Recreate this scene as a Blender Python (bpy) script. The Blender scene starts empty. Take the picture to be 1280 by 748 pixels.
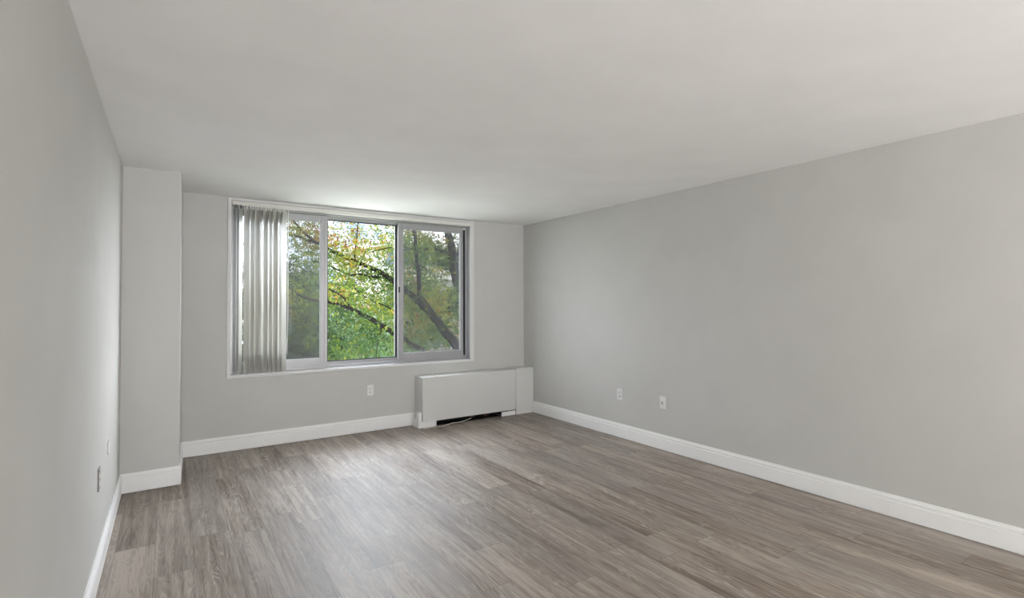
import bpy, bmesh, math, random
import numpy as np
from mathutils import Vector, Matrix, noise
D = bpy.data
C = bpy.context.scene.collection
sc = bpy.context.scene
R = math.radians
random.seed(4)
rng = np.random.default_rng(7)

# ------------------------------------------------------------------ camera
F, YAW, PITCH, ROLL, CH, SX, SY = 647.064, 0.5966, 0.0204, -0.0042, 1.3925, 10.927, -6.600
fwd = Vector((math.sin(YAW)*math.cos(PITCH), math.cos(YAW)*math.cos(PITCH), math.sin(PITCH)))
rt = Vector((math.cos(YAW), -math.sin(YAW), 0)); up = rt.cross(fwd)
c_, s_ = math.cos(ROLL), math.sin(ROLL)
rt, up = c_*rt + s_*up, -s_*rt + c_*up
cam = D.cameras.new('camera'); cam_o = D.objects.new('camera', cam); C.objects.link(cam_o)
m = Matrix((rt, up, -fwd)).transposed().to_4x4(); m.translation = (0, 0, CH)
cam_o.matrix_world = m
cam.sensor_width = 36; cam.lens = F*36/1280
cam.shift_x = -SX/1280; cam.shift_y = SY/1280
cam.clip_start = .05; cam.clip_end = 300
sc.camera = cam_o

def spot(x, y, Y):
    """place in the world seen at photo point (x, y), at distance Y from the camera along the room"""
    d = fwd + rt*((x-640-SX)/F) + up*((374+SY-y)/F)
    return Vector((0, 0, CH)) + d*(Y/d.y)

# ------------------------------------------------------------------ light
sc.view_settings.view_transform = 'Standard'
sc.view_settings.look = 'None'
sc.view_settings.exposure = 0.32
sc.view_settings.gamma = 1
sc.view_settings.use_curve_mapping = False
w = D.worlds.new('sky'); sc.world = w; w.use_nodes = True
nt = w.node_tree; bg = nt.nodes['Background']
tc = nt.nodes.new('ShaderNodeTexCoord'); nz = nt.nodes.new('ShaderNodeTexNoise')
nz.inputs['Scale'].default_value = 3; nz.inputs['Detail'].default_value = 5
cr = nt.nodes.new('ShaderNodeValToRGB')
cr.color_ramp.elements[0].position = .38; cr.color_ramp.elements[0].color = (.15, .22, .34, 1)
cr.color_ramp.elements[1].position = .56; cr.color_ramp.elements[1].color = (.90, .94, 1, 1)
nt.links.new(tc.outputs['Generated'], nz.inputs['Vector'])
nt.links.new(nz.outputs['Fac'], cr.inputs['Fac']); nt.links.new(cr.outputs['Color'], bg.inputs['Color'])
bg.inputs['Strength'].default_value = 3.6

def sun(name, d, e, ang, col):
    l = D.lights.new(name, 'SUN'); l.energy = e; l.angle = R(ang); l.color = col
    o = D.objects.new(name, l); C.objects.link(o)
    o.rotation_euler = Vector(d).to_track_quat('-Z', 'Y').to_euler(); o.location = (0, -5, 12)
sun('bright_cloud', (-1, -.80, -.22), 6.0, 35, (.94, .97, 1))
sun('bright_cloud_left', (1, -.66, -.20), 1.9, 50, (.94, .97, 1))
sun('high_haze', (-.20, -.50, -1.0), 1.8, 35, (.93, .96, 1))
sun('hazy_sun', (.45, .75, -1.0), 2.6, 12, (1, .95, .86))

def area(name, loc, d, sx, sy, e, col, spread=180):
    l = D.lights.new(name, 'AREA'); l.shape = 'RECTANGLE'; l.size = sx; l.size_y = sy
    l.energy = e; l.color = col; l.spread = R(spread)
    o = D.objects.new(name, l); C.objects.link(o); o.location = loc
    o.rotation_euler = Vector(d).to_track_quat('-Z', 'Z').to_euler()
    return o

# ------------------------------------------------------------------ room measures
H = 2.44; XL = -.294; XR = 3.902; YW = 5.678; YC = 4.857; XC = .084; YB = -8.0
BH = .145   # baseboard height
# added fill lamps, unseen behind the camera, one before an added window
area('rear_fill', (1.9, YB+.12, 1.35), (0, 1, .10), 3.3, 1.9, 50, (1, 1, .99))
area('rear_up_fill', (1.2, -5.6, .30), (0, .20, 1), 3.0, 4.2, 640, (1, 1, 1), 160)
# added area lamps outside the front window, standing in for sky and ground bounce
area('front_sky_fill', (2.5, YW+3.0, 4.1), (-.15, -1, -.45), 4.6, 2.2, 480, (.80, .89, 1))
area('front_ground_fill', (1.79, YW+2.6, -1.0), (0, -.9, 1), 5.0, 2.6, 200, (.95, .98, 1))
# ------------------------------------------------------------------ materials
def mat(name, col, rough=.6, metal=0, spec=.5):
    m = D.materials.new(name); m.use_nodes = True
    b = m.node_tree.nodes['Principled BSDF']
    b.inputs['Base Color'].default_value = (*col, 1); b.inputs['Roughness'].default_value = rough
    b.inputs['Metallic'].default_value = metal; b.inputs['Specular IOR Level'].default_value = spec
    return m
def nodes(m): return m.node_tree, m.node_tree.nodes, m.node_tree.links, m.node_tree.nodes['Principled BSDF']
def surf(m, var=.02, scale=3, bump=.05, bscale=180):
    """procedural unevenness: faint mottling of colour and a fine bump"""
    nt, N, L, b = nodes(m)
    t = N.new('ShaderNodeTexCoord')
    n = N.new('ShaderNodeTexNoise'); n.inputs['Scale'].default_value = scale; n.inputs['Detail'].default_value = 4
    L.new(t.outputs['Object'], n.inputs['Vector'])
    base = list(b.inputs['Base Color'].default_value)
    r = N.new('ShaderNodeValToRGB')
    r.color_ramp.elements[0].position = .3; r.color_ramp.elements[1].position = .7
    r.color_ramp.elements[0].color = (*[max(0, c*(1-var)) for c in base[:3]], 1)
    r.color_ramp.elements[1].color = (*[min(1, c*(1+var)) for c in base[:3]], 1)
    L.new(n.outputs['Fac'], r.inputs['Fac']); L.new(r.outputs['Color'], b.inputs['Base Color'])
    n2 = N.new('ShaderNodeTexNoise'); n2.inputs['Scale'].default_value = bscale
    L.new(t.outputs['Object'], n2.inputs['Vector'])
    bp = N.new('ShaderNodeBump'); bp.inputs['Strength'].default_value = bump; bp.inputs['Distance'].default_value = .002
    L.new(n2.outputs['Fac'], bp.inputs['Height']); L.new(bp.outputs['Normal'], b.inputs['Normal'])
    return m
M = {}
M['wall'] = surf(mat('wall_paint', (.585, .58, .56), .55, spec=.35))
M['ceil'] = surf(mat('ceiling_paint', (.93, .93, .925), .8, spec=.2))
M['trim'] = surf(mat('trim_paint', (.90, .90, .895), .35), .01)
M['casing'] = surf(mat('casing_paint', (.72, .72, .71), .4), .01)
M['alu'] = surf(mat('window_aluminium', (.40, .40, .41), .32, .3), .02, 6, .02)
M['gasket'] = mat('black_gasket', (.03, .03, .032), .5)
M['slat'] = surf(mat('blind_vinyl', (.84, .83, .78), .5), .02)
M['heater'] = surf(mat('heater_enamel', (.67, .67, .655), .35), .01, 4, .02)
M['dark'] = mat('heater_cavity_shade', (.008, .008, .008), .8)  # near-black colour paints in the shade inside the heater
M['copper'] = mat('copper_pipe', (.16, .10, .08), .45, .8)
M['plastic'] = mat('outlet_plastic', (.80, .80, .79), .3)
M['shadedcover'] = mat('shaded_outlet_cover', (.26, .25, .235), .4)  # grey stands in for the shade on the plate's edge
M['slot'] = mat('outlet_slot', (.05, .05, .05), .5)
M['brass'] = mat('coax_metal', (.45, .42, .36), .3, 1)
M['cord'] = mat('cord_vinyl', (.72, .70, .66), .45)
M['concrete'] = surf(mat('white_concrete', (.62, .60, .58), .8), .08, 2)
M['grass'] = surf(mat('lawn', (.10, .16, .05), .9), .4, 1.5)
M['path'] = surf(mat('path_concrete', (.5, .48, .46), .9), .1, 2)
M['glassdark'] = mat('far_glass', (.10, .13, .17), .1)
m = M['brick'] = mat('pink_brick', (.45, .25, .2), .85)
nt, N, L, b = nodes(m)
t = N.new('ShaderNodeTexCoord'); mp = N.new('ShaderNodeMapping'); mp.inputs['Rotation'].default_value = (R(90), 0, 0)
bk = N.new('ShaderNodeTexBrick'); bk.inputs['Scale'].default_value = 4
bk.inputs['Color1'].default_value = (.50, .27, .21, 1); bk.inputs['Color2'].default_value = (.42, .22, .17, 1); bk.inputs['Mortar'].default_value = (.55, .5, .45, 1)
L.new(t.outputs['Object'], mp.inputs['Vector']); L.new(mp.outputs['Vector'], bk.inputs['Vector']); L.new(bk.outputs['Color'], b.inputs['Base Color'])

def veil(name, fac, col, rough, gloss=True):
    m = D.materials.new(name); m.use_nodes = True; nt = m.node_tree; nt.nodes.clear()
    o = nt.nodes.new('ShaderNodeOutputMaterial'); mx = nt.nodes.new('ShaderNodeMixShader')
    tr = nt.nodes.new('ShaderNodeBsdfTransparent')
    g = nt.nodes.new('ShaderNodeBsdfGlossy' if gloss else 'ShaderNodeBsdfDiffuse')
    g.inputs['Color'].default_value = (*col, 1)
    if gloss: g.inputs['Roughness'].default_value = rough
    mx.inputs[0].default_value = fac
    nt.links.new(tr.outputs[0], mx.inputs[1]); nt.links.new(g.outputs[0], mx.inputs[2]); nt.links.new(mx.outputs[0], o.inputs[0])
    return m
M['glass'] = veil('window_glass', .006, (.9, .95, 1), .02)
M['screen'] = veil('insect_screen', .36, (.19, .20, .205), .5, gloss=False)

# slats let a little daylight through
_nt, _N, _L, _b = nodes(M['slat']); _t = _N.new('ShaderNodeBsdfTranslucent'); _t.inputs['Color'].default_value = (.80, .79, .74, 1)
_m = _N.new('ShaderNodeMixShader'); _m.inputs[0].default_value = .10
_L.new(_b.outputs[0], _m.inputs[1]); _L.new(_t.outputs[0], _m.inputs[2]); _L.new(_m.outputs[0], _N['Material Output'].inputs[0])
# bark
m = M['bark'] = mat('bark', (.014, .012, .011), .9, spec=.08); surf(m, .35, 14, .6, 30)
# leaves
def leafmat(name, stops, patch):
    m = D.materials.new(name); m.use_nodes = True; nt, N, L, b = nodes(m)
    b.inputs['Roughness'].default_value = .55
    geo = N.new('ShaderNodeNewGeometry'); n = N.new('ShaderNodeTexNoise'); n.inputs['Scale'].default_value = patch; n.inputs['Detail'].default_value = 3
    L.new(geo.outputs['Position'], n.inputs['Vector'])
    ad = N.new('ShaderNodeMath'); ad.operation = 'MULTIPLY_ADD'; ad.inputs[1].default_value = .42
    s = N.new('ShaderNodeMath'); s.operation = 'MULTIPLY_ADD'; s.inputs[1].default_value = 2.2; s.inputs[2].default_value = -.81
    L.new(n.outputs['Fac'], s.inputs[0])
    L.new(geo.outputs['Random Per Island'], ad.inputs[0]); L.new(s.outputs[0], ad.inputs[2])
    r = N.new('ShaderNodeValToRGB'); el = r.color_ramp.elements
    while len(el) < len(stops): el.new(.5)
    for e, (p, c) in zip(el, stops): e.position = p; e.color = (*c, 1)
    L.new(ad.outputs[0], r.inputs['Fac']); L.new(r.outputs['Color'], b.inputs['Base Color'])
    tl = N.new('ShaderNodeBsdfTranslucent'); L.new(r.outputs['Color'], tl.inputs['Color'])
    mx = N.new('ShaderNodeMixShader'); mx.inputs[0].default_value = .28
    L.new(b.outputs[0], mx.inputs[1]); L.new(tl.outputs[0], mx.inputs[2]); L.new(mx.outputs[0], N['Material Output'].inputs[0])
    return m
G1, G2, G3, YE, OR, RU = (.014, .042, .006), (.045, .115, .010), (.17, .24, .018), (.34, .30, .022), (.32, .11, .012), (.16, .04, .012)
M['leaf_main'] = leafmat('autumn_leaves', [(0, G1), (.35, G2), (.62, G3), (.80, YE), (.92, OR), (1, RU)], .9)
M['leaf_right'] = leafmat('olive_leaves', [(0, G1), (.3, G2), (.55, (.09, .15, .018)), (.75, (.19, .18, .025)), (.9, (.24, .11, .02)), (1, OR)], .8)
M['leaf_dark'] = leafmat('dark_leaves', [(0, (.010, .026, .006)), (.4, (.028, .06, .010)), (.75, (.06, .10, .015)), (.93, (.16, .11, .02)), (1, OR)], .8)
M['leaf_pale'] = leafmat('silvery_leaves', [(0, (.06, .14, .05)), (.4, (.14, .25, .10)), (.7, (.32, .45, .28)), (1, (.55, .65, .5))], 1.5)

# floor: grey-brown vinyl planks laid towards the window wall
m = M['floor'] = mat('plank_floor', (.3, .27, .24), .4); nt, N, L, b = nodes(m)
def mth(op, a, bb=None, c=None):
    n = N.new('ShaderNodeMath'); n.operation = op
    for i, v in enumerate((a, bb, c)):
        if v is None: continue
        if isinstance(v, (int, float)): n.inputs[i].default_value = v
        else: L.new(v, n.inputs[i])
    return n.outputs[0]
tc = N.new('ShaderNodeTexCoord'); sp = N.new('ShaderNodeSeparateXYZ'); L.new(tc.outputs['Object'], sp.inputs[0])
PW, PL = .187, 1.22
u = mth('DIVIDE', mth('SUBTRACT', sp.outputs['X'], .692 - 10*PW), PW)
col = mth('FLOOR', u); fu = mth('FRACT', u)
wn = N.new('ShaderNodeTexWhiteNoise'); wn.noise_dimensions = '1D'; L.new(col, wn.inputs['W'])
# the row starting at x=.692 has its end joint at y=2.985
offs = mth('MULTIPLY', mth('SUBTRACT', wn.outputs['Value'], .0), PL)
v = mth('DIVIDE', mth('ADD', sp.outputs['Y'], mth('ADD', offs, 20)), PL)
row = mth('FLOOR', v); fv = mth('FRACT', v)
pid = mth('ADD', mth('MULTIPLY', col, 17.31), mth('MULTIPLY', row, 3.77))
wp = N.new('ShaderNodeTexWhiteNoise'); wp.noise_dimensions = '1D'; L.new(pid, wp.inputs['W'])
wc = N.new('ShaderNodeSeparateColor'); L.new(wp.outputs['Color'], wc.inputs[0])
def comb(x, y, z):
    n = N.new('ShaderNodeCombineXYZ')
    for i, q in enumerate((x, y, z)):
        if isinstance(q, (int, float)): n.inputs[i].default_value = q
        else: L.new(q, n.inputs[i])
    return n.outputs[0]
shiftz = mth('MULTIPLY', wc.outputs[0], 37)
def noi(sx, sy, detail=4, dist=0, rough=.55):
    n = N.new('ShaderNodeTexNoise'); n.inputs['Scale'].default_value = 1; n.inputs['Detail'].default_value = detail
    n.inputs['Distortion'].default_value = dist; n.inputs['Roughness'].default_value = rough
    L.new(comb(mth('MULTIPLY', sp.outputs['X'], sx), mth('MULTIPLY', sp.outputs['Y'], sy), shiftz), n.inputs['Vector'])
    return n.outputs['Fac']
streak = noi(38, 1.6, 5, .6); fine = noi(190, 6, 3); broad = noi(7, 1.1, 3, .3)
# cathedral rings
ringf = noi(9, 1.0, 2, .2)
rings = mth('PINGPONG', mth('MULTIPLY', ringf, 44), 1)
g = mth('ADD', mth('MULTIPLY', streak, .50), mth('ADD', mth('MULTIPLY', fine, .22), mth('ADD', mth('MULTIPLY', rings, .08), mth('MULTIPLY', broad, .34))))
g = mth('ADD', g, mth('MULTIPLY', mth('SUBTRACT', wc.outputs[1], .5), .10))
r = N.new('ShaderNodeValToRGB'); el = r.color_ramp.elements
stops = [(.41, (.105, .076, .056)), (.50, (.215, .168, .132)), (.585, (.31, .255, .212)), (.69, (.45, .385, .33))]
while len(el) < 4: el.new(.5)
for e, (p, c) in zip(el, stops): e.position = p; e.color = (*c, 1)
L.new(g, r.inputs['Fac'])
hs = N.new('ShaderNodeMixRGB'); hs.blend_type = 'MIX'; L.new(r.outputs['Color'], hs.inputs[1])
hs.inputs[2].default_value = (.25, .235, .225, 1); L.new(mth('MULTIPLY', wc.outputs[2], .30), hs.inputs[0])
# limed pale pores where the rings crowd
lim = N.new('ShaderNodeMixRGB'); lim.inputs[2].default_value = (.50, .47, .44, 1); L.new(hs.outputs[0], lim.inputs[1])
knot = noi(7, 2.2, 2); kf = mth('MULTIPLY', mth('GREATER_THAN', knot, .64), mth('GREATER_THAN', rings, .75))
L.new(mth('MULTIPLY', kf, .45), lim.inputs[0])
su = mth('MINIMUM', fu, mth('SUBTRACT', 1, fu)); sv = mth('MINIMUM', fv, mth('SUBTRACT', 1, fv))
seam = mth('MAXIMUM', mth('LESS_THAN', su, .0075), mth('LESS_THAN', sv, .0013))
sm = N.new('ShaderNodeMixRGB'); sm.inputs[2].default_value = (.10, .085, .075, 1); L.new(lim.outputs[0], sm.inputs[1]); L.new(mth('MULTIPLY', seam, .55), sm.inputs[0])
L.new(sm.outputs[0], b.inputs['Base Color'])
rr = mth('ADD', .34, mth('MULTIPLY', streak, .22)); L.new(rr, b.inputs['Roughness'])
b.inputs['Specular IOR Level'].default_value = .45
bp = N.new('ShaderNodeBump'); bp.inputs['Strength'].default_value = .35; bp.inputs['Distance'].default_value = .0015
L.new(mth('SUBTRACT', mth('ADD', mth('MULTIPLY', fine, .5), mth('MULTIPLY', streak, .6)), mth('MULTIPLY', seam, 1.2)), bp.inputs['Height'])
L.new(bp.outputs['Normal'], b.inputs['Normal'])

# ------------------------------------------------------------------ mesh helpers
def box(bm, x0, x1, y0, y1, z0, z1, bev=0):
    vs = [bm.verts.new((x, y, z)) for x in (x0, x1) for y in (y0, y1) for z in (z0, z1)]
    fs = [(0,1,3,2), (4,6,7,5), (0,4,5,1), (2,3,7,6), (0,2,6,4), (1,5,7,3)]
    fc = [bm.faces.new([vs[i] for i in f]) for f in fs]
    if bev:
        es = {e for f in fc for e in f.edges}
        bmesh.ops.bevel(bm, geom=list(es), offset=bev, segments=2, profile=.5, affect='EDGES')
def obj(name, bm, m, parent=None, smooth=False):
    me = D.meshes.new(name); bmesh.ops.recalc_face_normals(bm, faces=bm.faces); bm.to_mesh(me); bm.free()
    for x in (m if isinstance(m, list) else [m]): me.materials.append(x)
    if smooth: me.polygons.foreach_set('use_smooth', [True]*len(me.polygons))
    o = D.objects.new(name, me); C.objects.link(o)
    if parent: o.parent = parent; o.matrix_parent_inverse = Matrix.Translation(-parent.matrix_basis.translation)
    return o
def part(name, m, parent, *boxes, bev=0):
    bm = bmesh.new()
    for b in boxes: box(bm, *b, bev=bev)
    return obj(name, bm, m, parent)
def struct(name, m, *boxes, bev=0):
    o = part(name, m, None, *boxes, bev=bev); o['kind'] = 'structure'; return o
def empty(name, loc, label=None, cat=None, group=None, kind=None):
    o = D.objects.new(name, None); C.objects.link(o); o.location = loc; o.empty_display_size = .1
    if label: o['label'] = label
    if cat: o['category'] = cat
    if group: o['group'] = group
    if kind: o['kind'] = kind
    return o
def ring(bm, x0, x1, z0, z1, y0, y1, l, r, b, t, bev=0):
    """rectangular frame with member widths l, r, b, t"""
    box(bm, x0, x0+l, y0, y1, z0, z1, bev); box(bm, x1-r, x1, y0, y1, z0, z1, bev)
    box(bm, x0+l, x1-r, y0, y1, z0, z0+b, bev); box(bm, x0+l, x1-r, y0, y1, z1-t, z1, bev)
def tube(bm, pts, rad, seg=8, cap=True):
    pts = [Vector(p) for p in pts]; rads = rad if isinstance(rad, (list, tuple)) else [rad]*len(pts)
    rings = []; prev = None
    for i, p in enumerate(pts):
        d = (pts[min(i+1, len(pts)-1)] - pts[max(i-1, 0)]).normalized()
        a = (prev - d*prev.dot(d)).normalized() if prev else d.orthogonal().normalized()
        prev = a; bb = d.cross(a)
        rings.append([bm.verts.new(p + (a*math.cos(2*math.pi*k/seg) + bb*math.sin(2*math.pi*k/seg))*rads[i]) for k in range(seg)])
    for A, B in zip(rings, rings[1:]):
        for k in range(seg): bm.faces.new((A[k], A[(k+1) % seg], B[(k+1) % seg], B[k]))
    if cap: bm.faces.new(rings[0][::-1]); bm.faces.new(rings[-1])
def catmull(pts, n=5):
    P = [pts[0]] + list(pts) + [pts[-1]]; out = []
    for i in range(1, len(P)-2):
        for k in range(n):
            t = k/n; a, b_, c, d = P[i-1], P[i], P[i+1], P[i+2]
            out.append(.5*((2*b_) + (c-a)*t + (2*a-5*b_+4*c-d)*t*t + (3*b_-a-3*c+d)*t**3))
    out.append(P[-2]); return out
def sweep_profile(bm, prof, p0, p1, nrm):
    """extrude a (depth, height) outline from p0 to p1 along a wall whose inward normal is nrm"""
    n = Vector(nrm)
    a = [bm.verts.new(Vector(p0) + n*d + Vector((0, 0, z))) for d, z in prof]
    b_ = [bm.verts.new(Vector(p1) + n*d + Vector((0, 0, z))) for d, z in prof]
    k = len(prof)
    for i in range(k): bm.faces.new((a[i], a[(i+1) % k], b_[(i+1) % k], b_[i]))
    bm.faces.new(a[::-1]); bm.faces.new(b_)

# ------------------------------------------------------------------ shell
WT = .22
struct('floor', M['floor'], (XL-.3, XR+.3, YB-.3, YW+WT, -.12, 0))
struct('ceiling', M['ceil'], (XL-.3, XR+.3, YB-.3, YW+WT, H, H+.2))
struct('wall_left', M['wall'], (XL-.2, XL, YB, YW, 0, H))
struct('wall_right', M['wall'], (XR, XR+.2, YB, YW, 0, H))
WX0, WX1, WZ0, WZ1 = .487, 3.09, .718, 2.408       # front window opening
struct('wall_front', M['wall'], (XL-.2, WX0, YW, YW+WT, 0, H), (WX1, XR+.2, YW, YW+WT, 0, H), (WX0, WX1, YW, YW+WT, 0, WZ0), (WX0, WX1, YW, YW+WT, WZ1, H))
BX0, BX1, BZ0, BZ1 = .2, 3.6, .4, 2.3
struct('wall_back', M['wall'], (XL-.2, BX0, YB-.2, YB, 0, H), (BX1, XR+.2, YB-.2, YB, 0, H), (BX0, BX1, YB-.2, YB, 0, BZ0), (BX0, BX1, YB-.2, YB, BZ1, H))
# boxed-in column in the left front corner (its side is a touch out of square)
bm = bmesh.new()
vs = [(XL, YC), (XC-.012, YC), (XC+.016, YW), (XL, YW)]
lo = [bm.verts.new((x, y, 0)) for x, y in vs]; hi = [bm.verts.new((x, y, H)) for x, y in vs]
for i in range(4): bm.faces.new((lo[i], lo[(i+1) % 4], hi[(i+1) % 4], hi[i]))
bm.faces.new(hi); bm.faces.new(lo[::-1])
o = obj('wall_column', bm, M['wall']); o['kind'] = 'structure'

BP = [(0, .003), (.0145, .003), (.016, .006), (.016, BH-.040), (.010, BH-.036), (.010, BH-.033), (.0135, BH-.030), (.0135, BH-.016), (.0075, BH-.012), (.0075, BH-.009), (.006, BH), (0, BH)]
def base(name, segs):
    bm = bmesh.new()
    for p0, p1, n in segs: sweep_profile(bm, BP, (*p0, 0), (*p1, 0), (*n, 0))
    o = obj(name, bm, M['trim']); o['kind'] = 'structure'; return o
base('baseboard_left', [((XL, YB), (XL, YC), (1, 0))])
base('baseboard_column', [((XL, YC), (XC+.003, YC), (0, -1)), ((XC-.012, YC), (XC+.016, YW), (1, 0))])
HX0 = 2.37
base('baseboard_front', [((XC+.02, YW), (HX0, YW), (0, -1))])
base('baseboard_right', [((XR, 1.472), (XR, 5.46), (-1, 0)), ((XR, YB), (XR, 1.4705), (-1, 0))])
base('baseboard_back', [((XL, YB), (XR, YB), (0, 1))])

# window casing
bm = bmesh.new(); ring(bm, .458, 3.145, .690, 2.432, YW-.014, YW, .030, .055, .028, .024, .002)
o = obj('trim_1', bm, M['casing']); o['kind'] = 'structure'
# ------------------------------------------------------------------ window
win = empty('window_1', (WX0, YW, WZ0), kind='structure')
bm = bmesh.new()
ring(bm, WX0, WX1, WZ0, WZ1, YW+.001, YW+.075, .006, .006, .006, .006)          # reveal lining
ring(bm, WX0+.006, WX1-.006, WZ0+.006, WZ1-.006, YW+.06, YW+.17, .022, .021, .028, .050, .002)
# sill tracks
for y in (.072, .118): box(bm, WX0+.03, WX1-.03, YW+y, YW+y+.004, WZ0+.034, WZ0+.046)
obj('window_frame', bm, M['alu'], win)
part('gap_shade_strip', M['gasket'], win, (3.0635-.004, 3.0635, YW+.075, YW+.115, .76, 2.33), (3.041, 3.0595, YW+.112, YW+.116, .77, 2.33))  # black strips stand in for the shaded gap beside the right sash
def sash(x0, x1, l, r, y0, y1, name='sash', z0=.757, z1=2.345, b=.070, t=.060, screen=True):
    bm = bmesh.new(); ring(bm, x0, x1, z0, z1, YW+y0, YW+y1, l, r, b, t, .003)
    box(bm, x0, x1, YW+y0-.007, YW+y0, z0, z0+.026, .001)            # finger lip along the bottom rail
    box(bm, x0, x1, YW+y0-.004, YW+y0, z1-.016, z1, .001)
    if x0 < 1: box(bm, x1-.026, x1, YW+y0-.007, YW+y0, z0+.026, z1-.016, .001)   # meeting stile ridge
    else: box(bm, x0, x0+.022, YW+y0-.007, YW+y0, z0+.026, z1-.016, .001)
    # inner glazing bead
    ring(bm, x0+l-.002, x1-r+.002, z0+b-.002, z1-t+.002, YW+y0+.01, YW+y1-.008, .008, .008, .008, .008)
    s = obj(name, bm, M['alu'], win)
    part('pane', M['glass'], s, (x0+l-.004, x1-r+.004, YW+y0+.020, YW+y0+.024, z0+b-.004, z1-t+.004))
    if screen:
        o = part('insect_screen', M['screen'], s, (x0+l-.01, x1-r+.01, YW+.150, YW+.1505, z0+b-.012, z1-t+.012))
        o['label'] = 'fine grey insect screen'
    return s
sash(.516, 1.400, .06, .066, .078, .112)
sR = sash(2.190, 3.041, .066, .041, .078, .112)
# fixed middle light with black gaskets
bm = bmesh.new(); ring(bm, 1.372, 2.222, .752, 2.345, YW+.120, YW+.148, .03, .052, .040, .030, .002)
cen = obj('fixed_sash', bm, M['alu'], win)
bm = bmesh.new(); ring(bm, 1.398, 2.192, .784, 2.320, YW+.115, YW+.122, .018, .024, .011, .012)
obj('gasket', bm, M['gasket'], cen)
part('pane', M['glass'], cen, (1.398, 2.18, YW+.130, YW+.134, .785, 2.32))
# latch on the right sash
bm = bmesh.new(); box(bm, 2.192, 2.212, YW+.066, YW+.078, 1.535, 1.60, .003); box(bm, 2.196, 2.206, YW+.052, YW+.067, 1.56, 1.585, .003)
obj('latch', bm, M['gasket'], sR)['label'] = 'small dark latch'
# unseen back-wall window, added to go with the rear fill lamp
wb = empty('added_back_window', (BX0, YB, BZ0), kind='structure')
bm = bmesh.new(); ring(bm, BX0, BX1, BZ0, BZ1, YB-.12, YB-.06, .05, .05, .05, .05); box(bm, 1.87, 1.93, YB-.12, YB-.06, BZ0+.05, BZ1-.05)
obj('window_frame', bm, M['alu'], wb)
part('pane', M['glass'], wb, (BX0+.04, BX1-.04, YB-.092, YB-.088, BZ0+.04, BZ1-.04))

# ------------------------------------------------------------------ vertical blind
vb = empty('vertical_blind', (.78, YW, 2.365), 'off-white vertical blind, its slats drawn together at the left of the window', 'blind')
YS = YW-.030
bm = bmesh.new()
box(bm, .492, 3.086, YW-.022, YW+.030, 2.366, 2.404, .003)
box(bm, .500, 3.086, YW-.026, YW-.021, 2.376, 2.398, .001)
obj('headrail', bm, M['slat'], vb)
def slat_bm(x, ang, z0=.735, z1=2.345, wd=.089, curve=.004):
    bm = bmesh.new(); n = 8; a = R(ang); dx, dy = math.cos(a), math.sin(a); th = .0012
    cols = []
    for i in range(n+1):
        t = i/n*2-1; s = t*wd/2; c = curve*(1-t*t)
        cols.append((x + s*dx - c*dy, YS + s*dy + c*dx))
    F_ = [[bm.verts.new((cx, cy, z)) for z in (z0, z1)] for cx, cy in cols]
    B_ = [[bm.verts.new((cx+dy*th, cy-dx*th, z)) for z in (z0, z1)] for cx, cy in cols]
    for i in range(n):
        bm.faces.new((F_[i][0], F_[i+1][0], F_[i+1][1], F_[i][1])); bm.faces.new((B_[i][0], B_[i][1], B_[i+1][1], B_[i+1][0]))
        for k in (0, 1): bm.faces.new((F_[i][k], F_[i+1][k], B_[i+1][k], B_[i][k]))
    for i in (0, n): bm.faces.new((F_[i][0], F_[i][1], B_[i][1], B_[i][0]))
    return bm
SL = [(.531, 84), (.567, 64), (.620, 50), (.652, 70), (.672, 58), (.694, 74), (.716, 48), (.742, 66), (.762, 72), (.788, 52), (.812, 70), (.834, 60), (.856, 76), (.878, 50), (.902, 72), (.924, 62), (.946, 70), (.958, 56)]
for x, a in SL:
    s = obj('slat', slat_bm(x, a), M['slat'], vb, smooth=True)
    bm = bmesh.new(); box(bm, x-.004, x+.004, YS-.004, YS+.004, 2.343, 2.366); box(bm, x-.008, x+.008, YS-.002, YS+.002, 2.33, 2.35)
    obj('hanger', bm, M['gasket'] if x < .6 else M['slat'], s)
bm = bmesh.new()
for k in range(92): bmesh.ops.create_icosphere(bm, subdivisions=1, radius=.0028, matrix=Matrix.Translation((.984, YS-.03, 2.36-k*.016)))
tube(bm, [(.984, YS-.03, 2.365), (.984, YS-.03, .90)], .0008, 5)
obj('bead_chain', bm, M['plastic'], vb)
bm = bmesh.new()
tube(bm, catmull([Vector(p) for p in [(.992, YS-.01, 2.365), (.990, YS-.012, 1.8), (.992, YS-.01, 1.3), (.984, YS-.012, 1.05), (.976, YS-.015, .93)]], 6), .0022, 6)
obj('pull_cord', bm, M['plastic'], vb)

# ------------------------------------------------------------------ convector under the window
HY = 5.462; HT = .567
ht = empty('convector_heater', (3.0, HY+.1, 0), 'long white metal convector cabinet under the right of the window', 'heater')
bm = bmesh.new()   # casing: top, left end, back
box(bm, HX0, 3.632, HY+.008, YW-.003, HT-.012, HT, .002)
box(bm, HX0, HX0+.012, HY+.008, YW-.003, .068, HT-.012)
box(bm, HX0+.012, 3.62, YW-.013, YW-.003, .068, HT-.012)
obj('cabinet', bm, M['heater'], ht)
bm = bmesh.new(); box(bm, HX0, 3.628, HY, HY+.012, .066, HT+.001, .003); box(bm, HX0+.03, HX0+.034, HY-.0015, HY, .07, HT-.005)
obj('front_panel', bm, M['heater'], ht)
part('access_flap', M['heater'], ht, (3.50, 3.60, HY-.002, HY+.001, .515, .55), bev=.0008)
part('end_filler_panel', M['heater'], ht, (3.632, XR-.002, HY, HY+.012, .0, HT+.012), (3.632, XR-.002, HY+.012, YW-.003, HT-.002, HT+.012), bev=.002)
part('plinth', M['trim'], ht, (HX0+.028, 2.545, HY+.016, HY+.028, 0, .066), (HX0+.012, HX0+.028, HY+.016, YW-.016, 0, .066))
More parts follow.
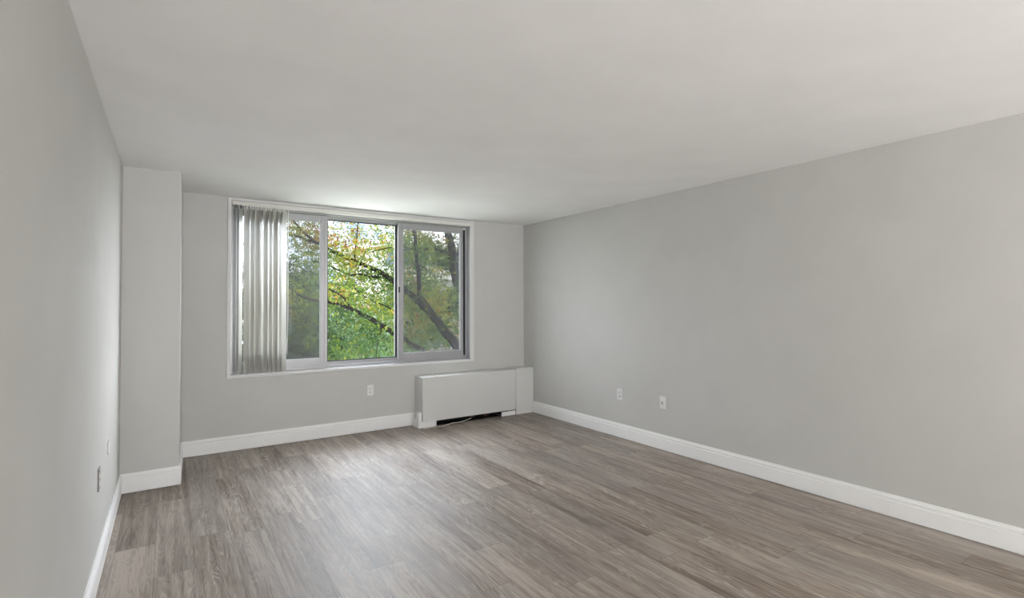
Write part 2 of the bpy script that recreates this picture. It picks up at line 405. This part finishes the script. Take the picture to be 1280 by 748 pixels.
part('plinth', M['trim'], ht, (3.43, 3.63, HY+.016, HY+.028, 0, .052))
part('cavity_shade', M['dark'], ht, (HX0+.04, 3.62, YW-.05, YW-.02, 0.0, .5), (HX0+.04, 3.62, HY+.03, YW-.05, .16, .17), (2.56, 3.42, HY+.05, YW-.05, .001, .004))  # black back, shelf and tray that paint the opening's shade
bm = bmesh.new()
tube(bm, [(2.6, YW-.08, .05), (3.40, YW-.08, .05)], .011, 10)
obj('copper_pipe', bm, M['copper'], ht)
for k, x in enumerate((3.02, 3.22)):
    bm = bmesh.new(); box(bm, x, x+.035, HY+.09, HY+.13, .012, .05, .003); tube(bm, [(x+.035, HY+.11, .03), (x+.075, HY+.11, .03)], .010, 10)
    obj('pipe_valve', bm, M['copper'], ht)
bm = bmesh.new(); bmesh.ops.create_cone(bm, cap_ends=True, segments=16, radius1=.016, radius2=.013, depth=.012, matrix=Matrix.Translation((2.545, HY+.13, HT+.006)))
bmesh.ops.create_cone(bm, cap_ends=True, segments=16, radius1=.007, radius2=.006, depth=.012, matrix=Matrix.Translation((2.545, HY+.13, HT+.016)))
obj('control_knob', bm, M['heater'], ht)
# boxed pipe stub on the left end, sitting on the baseboard
bm = bmesh.new(); box(bm, HX0-.040, HX0-.002, HY+.02, HY+.10, .075, .170, .003); box(bm, HX0-.044, HX0-.001, HY+.016, HY+.104, .163, .171, .002)
obj('pipe_cover', bm, M['trim'], ht)
part('pipe_cover_base', M['trim'], ht, (HX0-.045, HX0+.028, HY+.012, YW-.016, 0, .074), bev=.003)
# cord on the floor
bm = bmesh.new()
cp = [(2.372, 5.44, .004), (2.42, 5.435, .004), (2.50, 5.43, .004), (2.60, 5.415, .004), (2.66, 5.42, .012), (2.73, 5.45, .016), (2.80, 5.44, .016), (2.88, 5.46, .018), (2.95, 5.50, .016), (3.02, 5.53, .02)]
tube(bm, catmull([Vector(p) for p in cp], 5), .0042, 6)
o = obj('cord', bm, M['cord'], None, True); o['label'] = 'thin white cord trailing over the floor from below the convector'; o['category'] = 'cord'

# ------------------------------------------------------------------ outlets
def plate(name, label, cat, loc, rz, kind, group=None, wd=.072, hgt=.116, cover='plastic'):
    """wall plate modelled facing -Y, then turned by rz"""
    t = empty(name, loc, label, cat, group); t.rotation_euler = (0, 0, R(rz))
    def p_(n, bm, m):
        me = D.meshes.new(n); bmesh.ops.recalc_face_normals(bm, faces=bm.faces); bm.to_mesh(me); bm.free(); me.materials.append(m)
        o = D.objects.new(n, me); C.objects.link(o); o.parent = t; return o
    bm = bmesh.new(); box(bm, -wd/2, wd/2, -.0065, 0, -hgt/2, hgt/2, .0025); p_('cover_plate', bm, M[cover])
    if kind == 'duplex':
        for s in (-1, 1):
            bm = bmesh.new(); box(bm, -.017, .017, -.0085, -.006, s*.0195-.0145, s*.0195+.0145, .004); f = p_('receptacle', bm, M['plastic'])
            bm = bmesh.new()
            for dx in (-.0065, .0065): box(bm, dx-.0013, dx+.0013, -.0090, -.0084, s*.0195-.002, s*.0195+.008)
            box(bm, -.003, .003, -.0090, -.0084, s*.0195-.010, s*.0195-.005)
            q = p_('slots', bm, M['slot'])
    elif kind == 'coax':
        bm = bmesh.new(); box(bm, -.014, .014, -.0095, -.006, -.021, .021, .002); p_('insert', bm, M['plastic'])
        bm = bmesh.new(); tube(bm, [(0, -.009, .008), (0, -.020, .008)], .0055, 10); p_('coax_socket', bm, M['brass'])
        bm = bmesh.new(); box(bm, -.006, .006, -.0102, -.009, -.016, -.006, .0005); p_('phone_jack', bm, M['slot'])
    return t
plate('wall_outlet', 'white duplex outlet on the window wall, left of the heater', 'outlet', (1.843, YW, .450), 0, 'duplex')
plate('wall_outlet', 'white duplex outlet on the long right wall, nearer the window corner', 'outlet', (XR, 3.908, .450), -90, 'duplex')
plate('cable_jack_plate', 'pale wall plate with cable jack on the right wall, farther from the corner', 'cable jack', (XR, 3.340, .450), -90, 'coax')
plate('wall_outlet', 'outlet seen edge-on low on the left wall, farther from the column', 'outlet', (XL, 3.43, .505), 90, 'duplex', cover='shadedcover')
plate('wall_outlet', 'small blank wall plate seen edge-on on the left wall, closest to the column', 'outlet', (XL, 3.93, .555), 90, 'blank', hgt=.075, cover='plastic')

# ------------------------------------------------------------------ outdoors
GZ = -7.0
struct('ground', M['grass'], (-60, 90, YW+.6, 110, GZ-.3, GZ))
struct('path', M['path'], (-60, 90, 20, 23, GZ, GZ+.03))

def branch_bm(pts, r0, r1):
    bm = bmesh.new(); P = catmull(pts, 5); n = len(P)
    P = [p + Vector((random.uniform(-1, 1), random.uniform(-1, 1), random.uniform(-1, 1)))*r0*.12 for p in P]
    tube(bm, P, [r0 + (r1-r0)*i/(n-1) for i in range(n)], 9); return bm
def leaves(name, centres, spread, count, size, m, parent, droop=.5):
    """one crown: many small two-faced leaf blades set in sprays around the given twig points"""
    Cc = np.array(centres)[rng.integers(0, len(centres), count//7)]
    Cc = Cc + rng.normal(0, 1, Cc.shape)*np.array(spread); Cc[:, 1] += spread[1]*1.1
    dirs = rng.normal(0, 1, Cc.shape); dirs[:, 2] = dirs[:, 2]*.35 - droop*.4; dirs /= np.linalg.norm(dirs, axis=1)[:, None]
    k = 7; t = np.linspace(-1, 1, k)[None, :, None]*size*2.1
    P = (Cc[:, None, :] + dirs[:, None, :]*t + rng.normal(0, size*.35, (len(Cc), k, 3))).reshape(-1, 3)
    n = len(P)
    a = rng.normal(0, 1, (n, 3)); a[:, 2] -= droop; a /= np.linalg.norm(a, axis=1)[:, None]
    b_ = np.cross(a, rng.normal(0, 1, (n, 3))); b_ /= np.linalg.norm(b_, axis=1)[:, None]
    s = size*rng.uniform(.6, 1.25, (n, 1)); nn = np.cross(a, b_)
    V = np.stack([P-a*s, P+b_*s*.36+nn*s*.1, P+a*s, P-b_*s*.36+nn*s*.1], 1).reshape(-1, 3)
    me = D.meshes.new(name)
    me.vertices.add(4*n); me.vertices.foreach_set('co', V.ravel())
    idx = np.arange(4*n).reshape(-1, 4)
    tri = np.concatenate([idx[:, [0, 1, 2]], idx[:, [0, 2, 3]]], 1).reshape(-1)
    me.loops.add(6*n); me.loops.foreach_set('vertex_index', tri)
    me.polygons.add(2*n); me.polygons.foreach_set('loop_start', np.arange(0, 6*n, 3)); me.polygons.foreach_set('loop_total', np.full(2*n, 3))
    me.update(); me.materials.append(m)
    o = D.objects.new(name, me); C.objects.link(o); o.parent = parent
    o.matrix_parent_inverse = Matrix.Translation(-parent.location); o['kind'] = 'stuff'
    return o
def blob(c, rad, n):
    out = []
    while len(out) < n:
        v = Vector([random.uniform(-1, 1) for _ in range(3)])
        if .25 < v.length < 1: out.append(Vector(c) + Vector((v.x*rad[0], v.y*rad[1], v.z*rad[2])))
    return out
def S(lst): return [spot(*a) for a in lst]
def along(pts, n=6):
    P = catmull(pts, n); return P

# --- main tree: heavy limb rising from lower right to upper left
base_pt = Vector((8.4, 9.6, GZ))
tr = empty('autumn_tree', base_pt, 'green and yellow tree filling the middle pane, long dark limb slanting across it', 'tree')
limb = S([(640, 520, 9.8), (600, 462, 9.9), (565, 425, 10), (545, 400, 10), (521, 374, 10), (505, 361, 10), (492, 352, 10), (475, 340, 10.1), (455, 331, 10.2), (436, 324, 10.3), (408, 310, 10.4), (385, 300, 10.6), (350, 290, 11)])
trunk_pts = [base_pt, base_pt + Vector((-.3, 0, 3.5)), spot(680, 585, 9.7)] + limb[:5]
obj('trunk', branch_bm(trunk_pts, .17, .07), M['bark'], tr, True)
tw = []
def br(parent, lst, r0, r1, add=True):
    P = S(lst) if not isinstance(lst[0], Vector) else lst
    obj('branch', branch_bm(P, r0, r1), M['bark'], parent, True)
    if add: tw.extend(along(P, 4))
br(tr, limb[4:], .062, .016)
br(tr, [(524, 374, 10), (524, 350, 9.95), (521, 325, 9.9), (519, 300, 9.9), (517, 280, 9.9), (514, 240, 9.8), (505, 190, 9.6)], .050, .022)
br(tr, [(570, 500, 9.6), (540, 450, 9.5), (510, 428, 9.4), (494, 418, 9.4), (470, 403, 9.3), (452, 393, 9.3), (435, 385, 9.2), (422, 380, 9.2), (408, 378, 9.2), (380, 372, 9.2), (360, 360, 9.3)], .058, .014)
br(tr, [(437, 386, 9.2), (432, 375, 9.2), (422, 367, 9.2), (409, 361, 9.3), (395, 356, 9.3)], .02, .008)
br(tr, [(476, 347, 10.1), (465, 346, 10), (450, 343, 10), (438, 344, 10), (425, 339, 9.9), (408, 331, 9.8), (390, 327, 9.8)], .022, .007)
br(tr, [(500, 395, 9.8), (485, 384, 9.8), (470, 378, 9.8), (455, 370, 9.8), (444, 361, 9.7), (437, 350, 9.7)], .015, .006)
br(tr, [(475, 404, 9.3), (476, 415, 9.2), (472, 430, 9.2), (470, 447, 9.2)], .014, .006)
br(tr, [(545, 401, 9.9), (541, 388, 9.9), (532, 377, 9.9), (526, 368, 9.9)], .024, .016)
br(tr, [(519, 310, 9.9), (505, 312, 9.8), (485, 310, 9.7), (462, 316, 9.7)], .018, .006)
br(tr, [(444, 327, 10.2), (444, 312, 10.2), (446, 296, 10.2), (448, 270, 10.2)], .02, .007)
br(tr, [(408, 311, 10.4), (399, 305, 10.4), (390, 300, 10.3), (377, 288, 10.3), (362, 270, 10.2)], .03, .01)
br(tr, [(521, 330, 9.9), (530, 335, 9.8), (540, 343, 9.7)], .015, .007)
cent = tw + blob(spot(455, 330, 11.3), (1.6, .8, 1.0), 50) + blob(spot(450, 420, 10.6), (1.2, .8, .6), 36) + blob(spot(520, 400, 11.4), (1.3, .7, 1.2), 24) + blob(spot(510, 180, 10), (2.2, 1.2, 1.0), 30) + blob(spot(445, 285, 11), (1.3, .7, .45), 22)
leaves('foliage', cent, (.26, .22, .16), 30000, .034, M['leaf_main'], tr)
# --- right tree
base_r = Vector((8.9, 13.0, GZ))
t2 = empty('olive_tree', base_r, 'olive-leaved tree behind the right pane, its dark trunk forking near the top right corner', 'tree')
tr_r = [base_r, base_r+Vector((0, 0, 3)), spot(600, 450, 13)] + S([(576, 370, 12.8), (568, 335, 12.7), (565, 315, 12.6), (561, 295, 12.5), (556, 270, 12.4), (545, 230, 12.3)])
obj('trunk', branch_bm(tr_r, .16, .085), M['bark'], t2, True)
tw = []
br(t2, [(570, 330, 12.7), (563, 318, 12.6), (553, 314, 12.5), (542, 311, 12.4), (525, 311, 12.3), (503, 309, 12.2)], .06, .022)
br(t2, [(570, 328, 12.7), (576, 300, 12.7), (582, 270, 12.6), (588, 230, 12.6)], .05, .02)
br(t2, [(590, 372, 12), (576, 377, 12), (565, 382, 12), (553, 388, 12), (545, 389, 12)], .025, .01)
br(t2, [(576, 377, 12), (562, 385, 12), (556, 391, 12)], .018, .008)
leaves('foliage', tw + blob(spot(545, 320, 13.8), (1.3, .8, 1.1), 60) + blob(spot(575, 400, 13.2), (1.2, .8, .8), 34) + blob(spot(515, 390, 13.6), (.9, .6, .9), 24) + blob(spot(590, 200, 12), (2, 1.2, 1), 30), (.28, .22, .2), 28000, .040, M['leaf_right'], t2)
# --- left darker tree
base_l = Vector((1.2, 12.2, GZ))
t3 = empty('dark_tree', base_l, 'darker green tree seen through the left pane beside the blind', 'tree')
tk = [base_l, base_l+Vector((.2, 0, 4)), spot(330, 480, 12), spot(345, 440, 12), spot(350, 400, 12), spot(345, 350, 12), spot(330, 290, 12)]
obj('trunk', branch_bm(tk, .15, .06), M['bark'], t3, True)
tw = []
br(t3, [(345, 430, 12), (358, 436, 11.9), (370, 440, 11.8), (392, 448, 11.6), (410, 455, 11.5)], .055, .02)
br(t3, [(350, 340, 12), (366, 346, 11.8), (377, 355, 11.7), (387, 364, 11.6), (399, 372, 11.5), (415, 385, 11.4)], .035, .012)
br(t3, [(384, 405, 11.6), (381, 392, 11.6), (386, 380, 11.6), (392, 366, 11.6)], .02, .01)
br(t3, [(340, 300, 12), (360, 285, 11.9), (378, 290, 11.8), (396, 302, 11.7)], .04, .012, False)
br(t3, [(345, 330, 12), (370, 332, 11.9), (390, 345, 11.7)], .025, .01, False)
leaves('foliage', tw + blob(spot(372, 410, 12.8), (1.2, .8, .9), 60) + blob(spot(365, 350, 13), (1.1, .7, .35), 16) + blob(spot(385, 282, 12.6), (.5, .4, .18), 6) + blob(spot(300, 400, 12), (1.5, 1, 1.5), 30), (.28, .22, .18), 28000, .036, M['leaf_dark'], t3)
# --- pale tree low in the middle
base_p = Vector((5.0, 14.5, GZ))
t4 = empty('silvery_tree', base_p, 'lower tree with pale silvery leaves behind the autumn tree', 'tree')
obj('trunk', branch_bm([base_p, base_p+Vector((.1, 0, 4)), spot(432, 450, 14.5), spot(430, 420, 14.4)], .12, .05), M['bark'], t4, True)
tw = []
br(t4, [(431, 440, 14.4), (445, 420, 14.2), (455, 405, 14.1)], .04, .012)
br(t4, [(431, 440, 14.4), (418, 420, 14.2), (405, 408, 14.1)], .04, .012)
leaves('foliage', tw + blob(spot(432, 418, 14.2), (1.4, .9, .75), 60) + blob(spot(480, 440, 14.2), (1.5, .9, .6), 40), (.25, .3, .18), 15000, .055, M['leaf_pale'], t4, 1.2)
# --- trees farther back
def far_tree(name, label, base_x, Y, top, rad, n, m, size=.08, low=-3.0):
    b0 = Vector((base_x, Y, GZ)); t = empty(name, b0, label, 'tree')
    obj('trunk', branch_bm([b0, b0+Vector((.2, 0, 4)), b0+Vector((-.1, .1, 8)), Vector((base_x+.2, Y, top-.6))], .2, .05), M['bark'], t, True)
    cs = []
    for k in range(7):
        a = k*2.4; z = low + 1 + k*(top-low-2)/7
        P = [Vector((base_x, Y, z)), Vector((base_x+math.cos(a)*rad*.45, Y+math.sin(a)*rad*.45, z+.7)), Vector((base_x+math.cos(a)*rad*.9, Y+math.sin(a)*rad*.8, z+1.1))]
        obj('branch', branch_bm(P, .07, .02), M['bark'], t, True); cs += along(P, 5)
    cs += blob((base_x, Y, (top+low)/2), (rad, rad*.8, (top-low)/2), 110)
    leaves('foliage', cs, (.35, .35, .28), n, size, m, t)
far_tree('background_tree', 'rounded green tree farthest left behind the slanting branches', 3.4, 19, 3.2, 2.6, 20000, M['leaf_dark'])
far_tree('background_tree', 'green tree far behind the middle pane, partly hiding the brick building', 8.6, 20.5, 3.0, 2.2, 15000, M['leaf_main'])
far_tree('background_tree', 'green tree far behind the right pane in front of the building', 12.6, 19, 2.6, 2.4, 18000, M['leaf_right'])

# --- apartment building far behind
AY = 34.0
ab = empty('apartment_building', (18, AY, GZ), 'pink brick apartment building with white balcony bands behind the trees', 'building')
X0, X1 = spot(466, 380, AY).x, spot(660, 380, AY).x
part('rendered_wall', M['concrete'], ab, (X0, X1, AY, AY+10, .1, 5.2))
part('brick_wall', M['brick'], ab, (X0-3, X1, AY-.02, AY+10, GZ, .1))
part('roof', M['concrete'], ab, (X0-.3, X1+.3, AY-.4, AY+10.3, 5.2, 5.6))
for k, z in enumerate((-5.6, -2.7, .2, 3.1)):
    xx0 = X0 + 1.0
    part('balcony_slab', M['concrete'], ab, (xx0, X1-1, AY-1.5, AY-.03, z+.0, z+.28))
    bm = bmesh.new(); box(bm, xx0, X1-1, AY-1.5, AY-1.42, z+1.15, z+1.22)
    q = xx0
    while q < X1-1: box(bm, q, q+.05, AY-1.48, AY-1.44, z+.28, z+1.15); q += .3
    obj('railing', bm, M['slot'], ab)
    q = X0 + .8
    while q < X1-2:
        f = part('window', M['concrete'], ab, (q, q+1.9, AY-.10, AY-.03, z+.9, z+2.35))
        part('pane', M['glassdark'], f, (q+.1, q+.9, AY-.12, AY-.09, z+1.0, z+2.25), (q+1.0, q+1.8, AY-.12, AY-.09, z+1.0, z+2.25)); q += 3.2
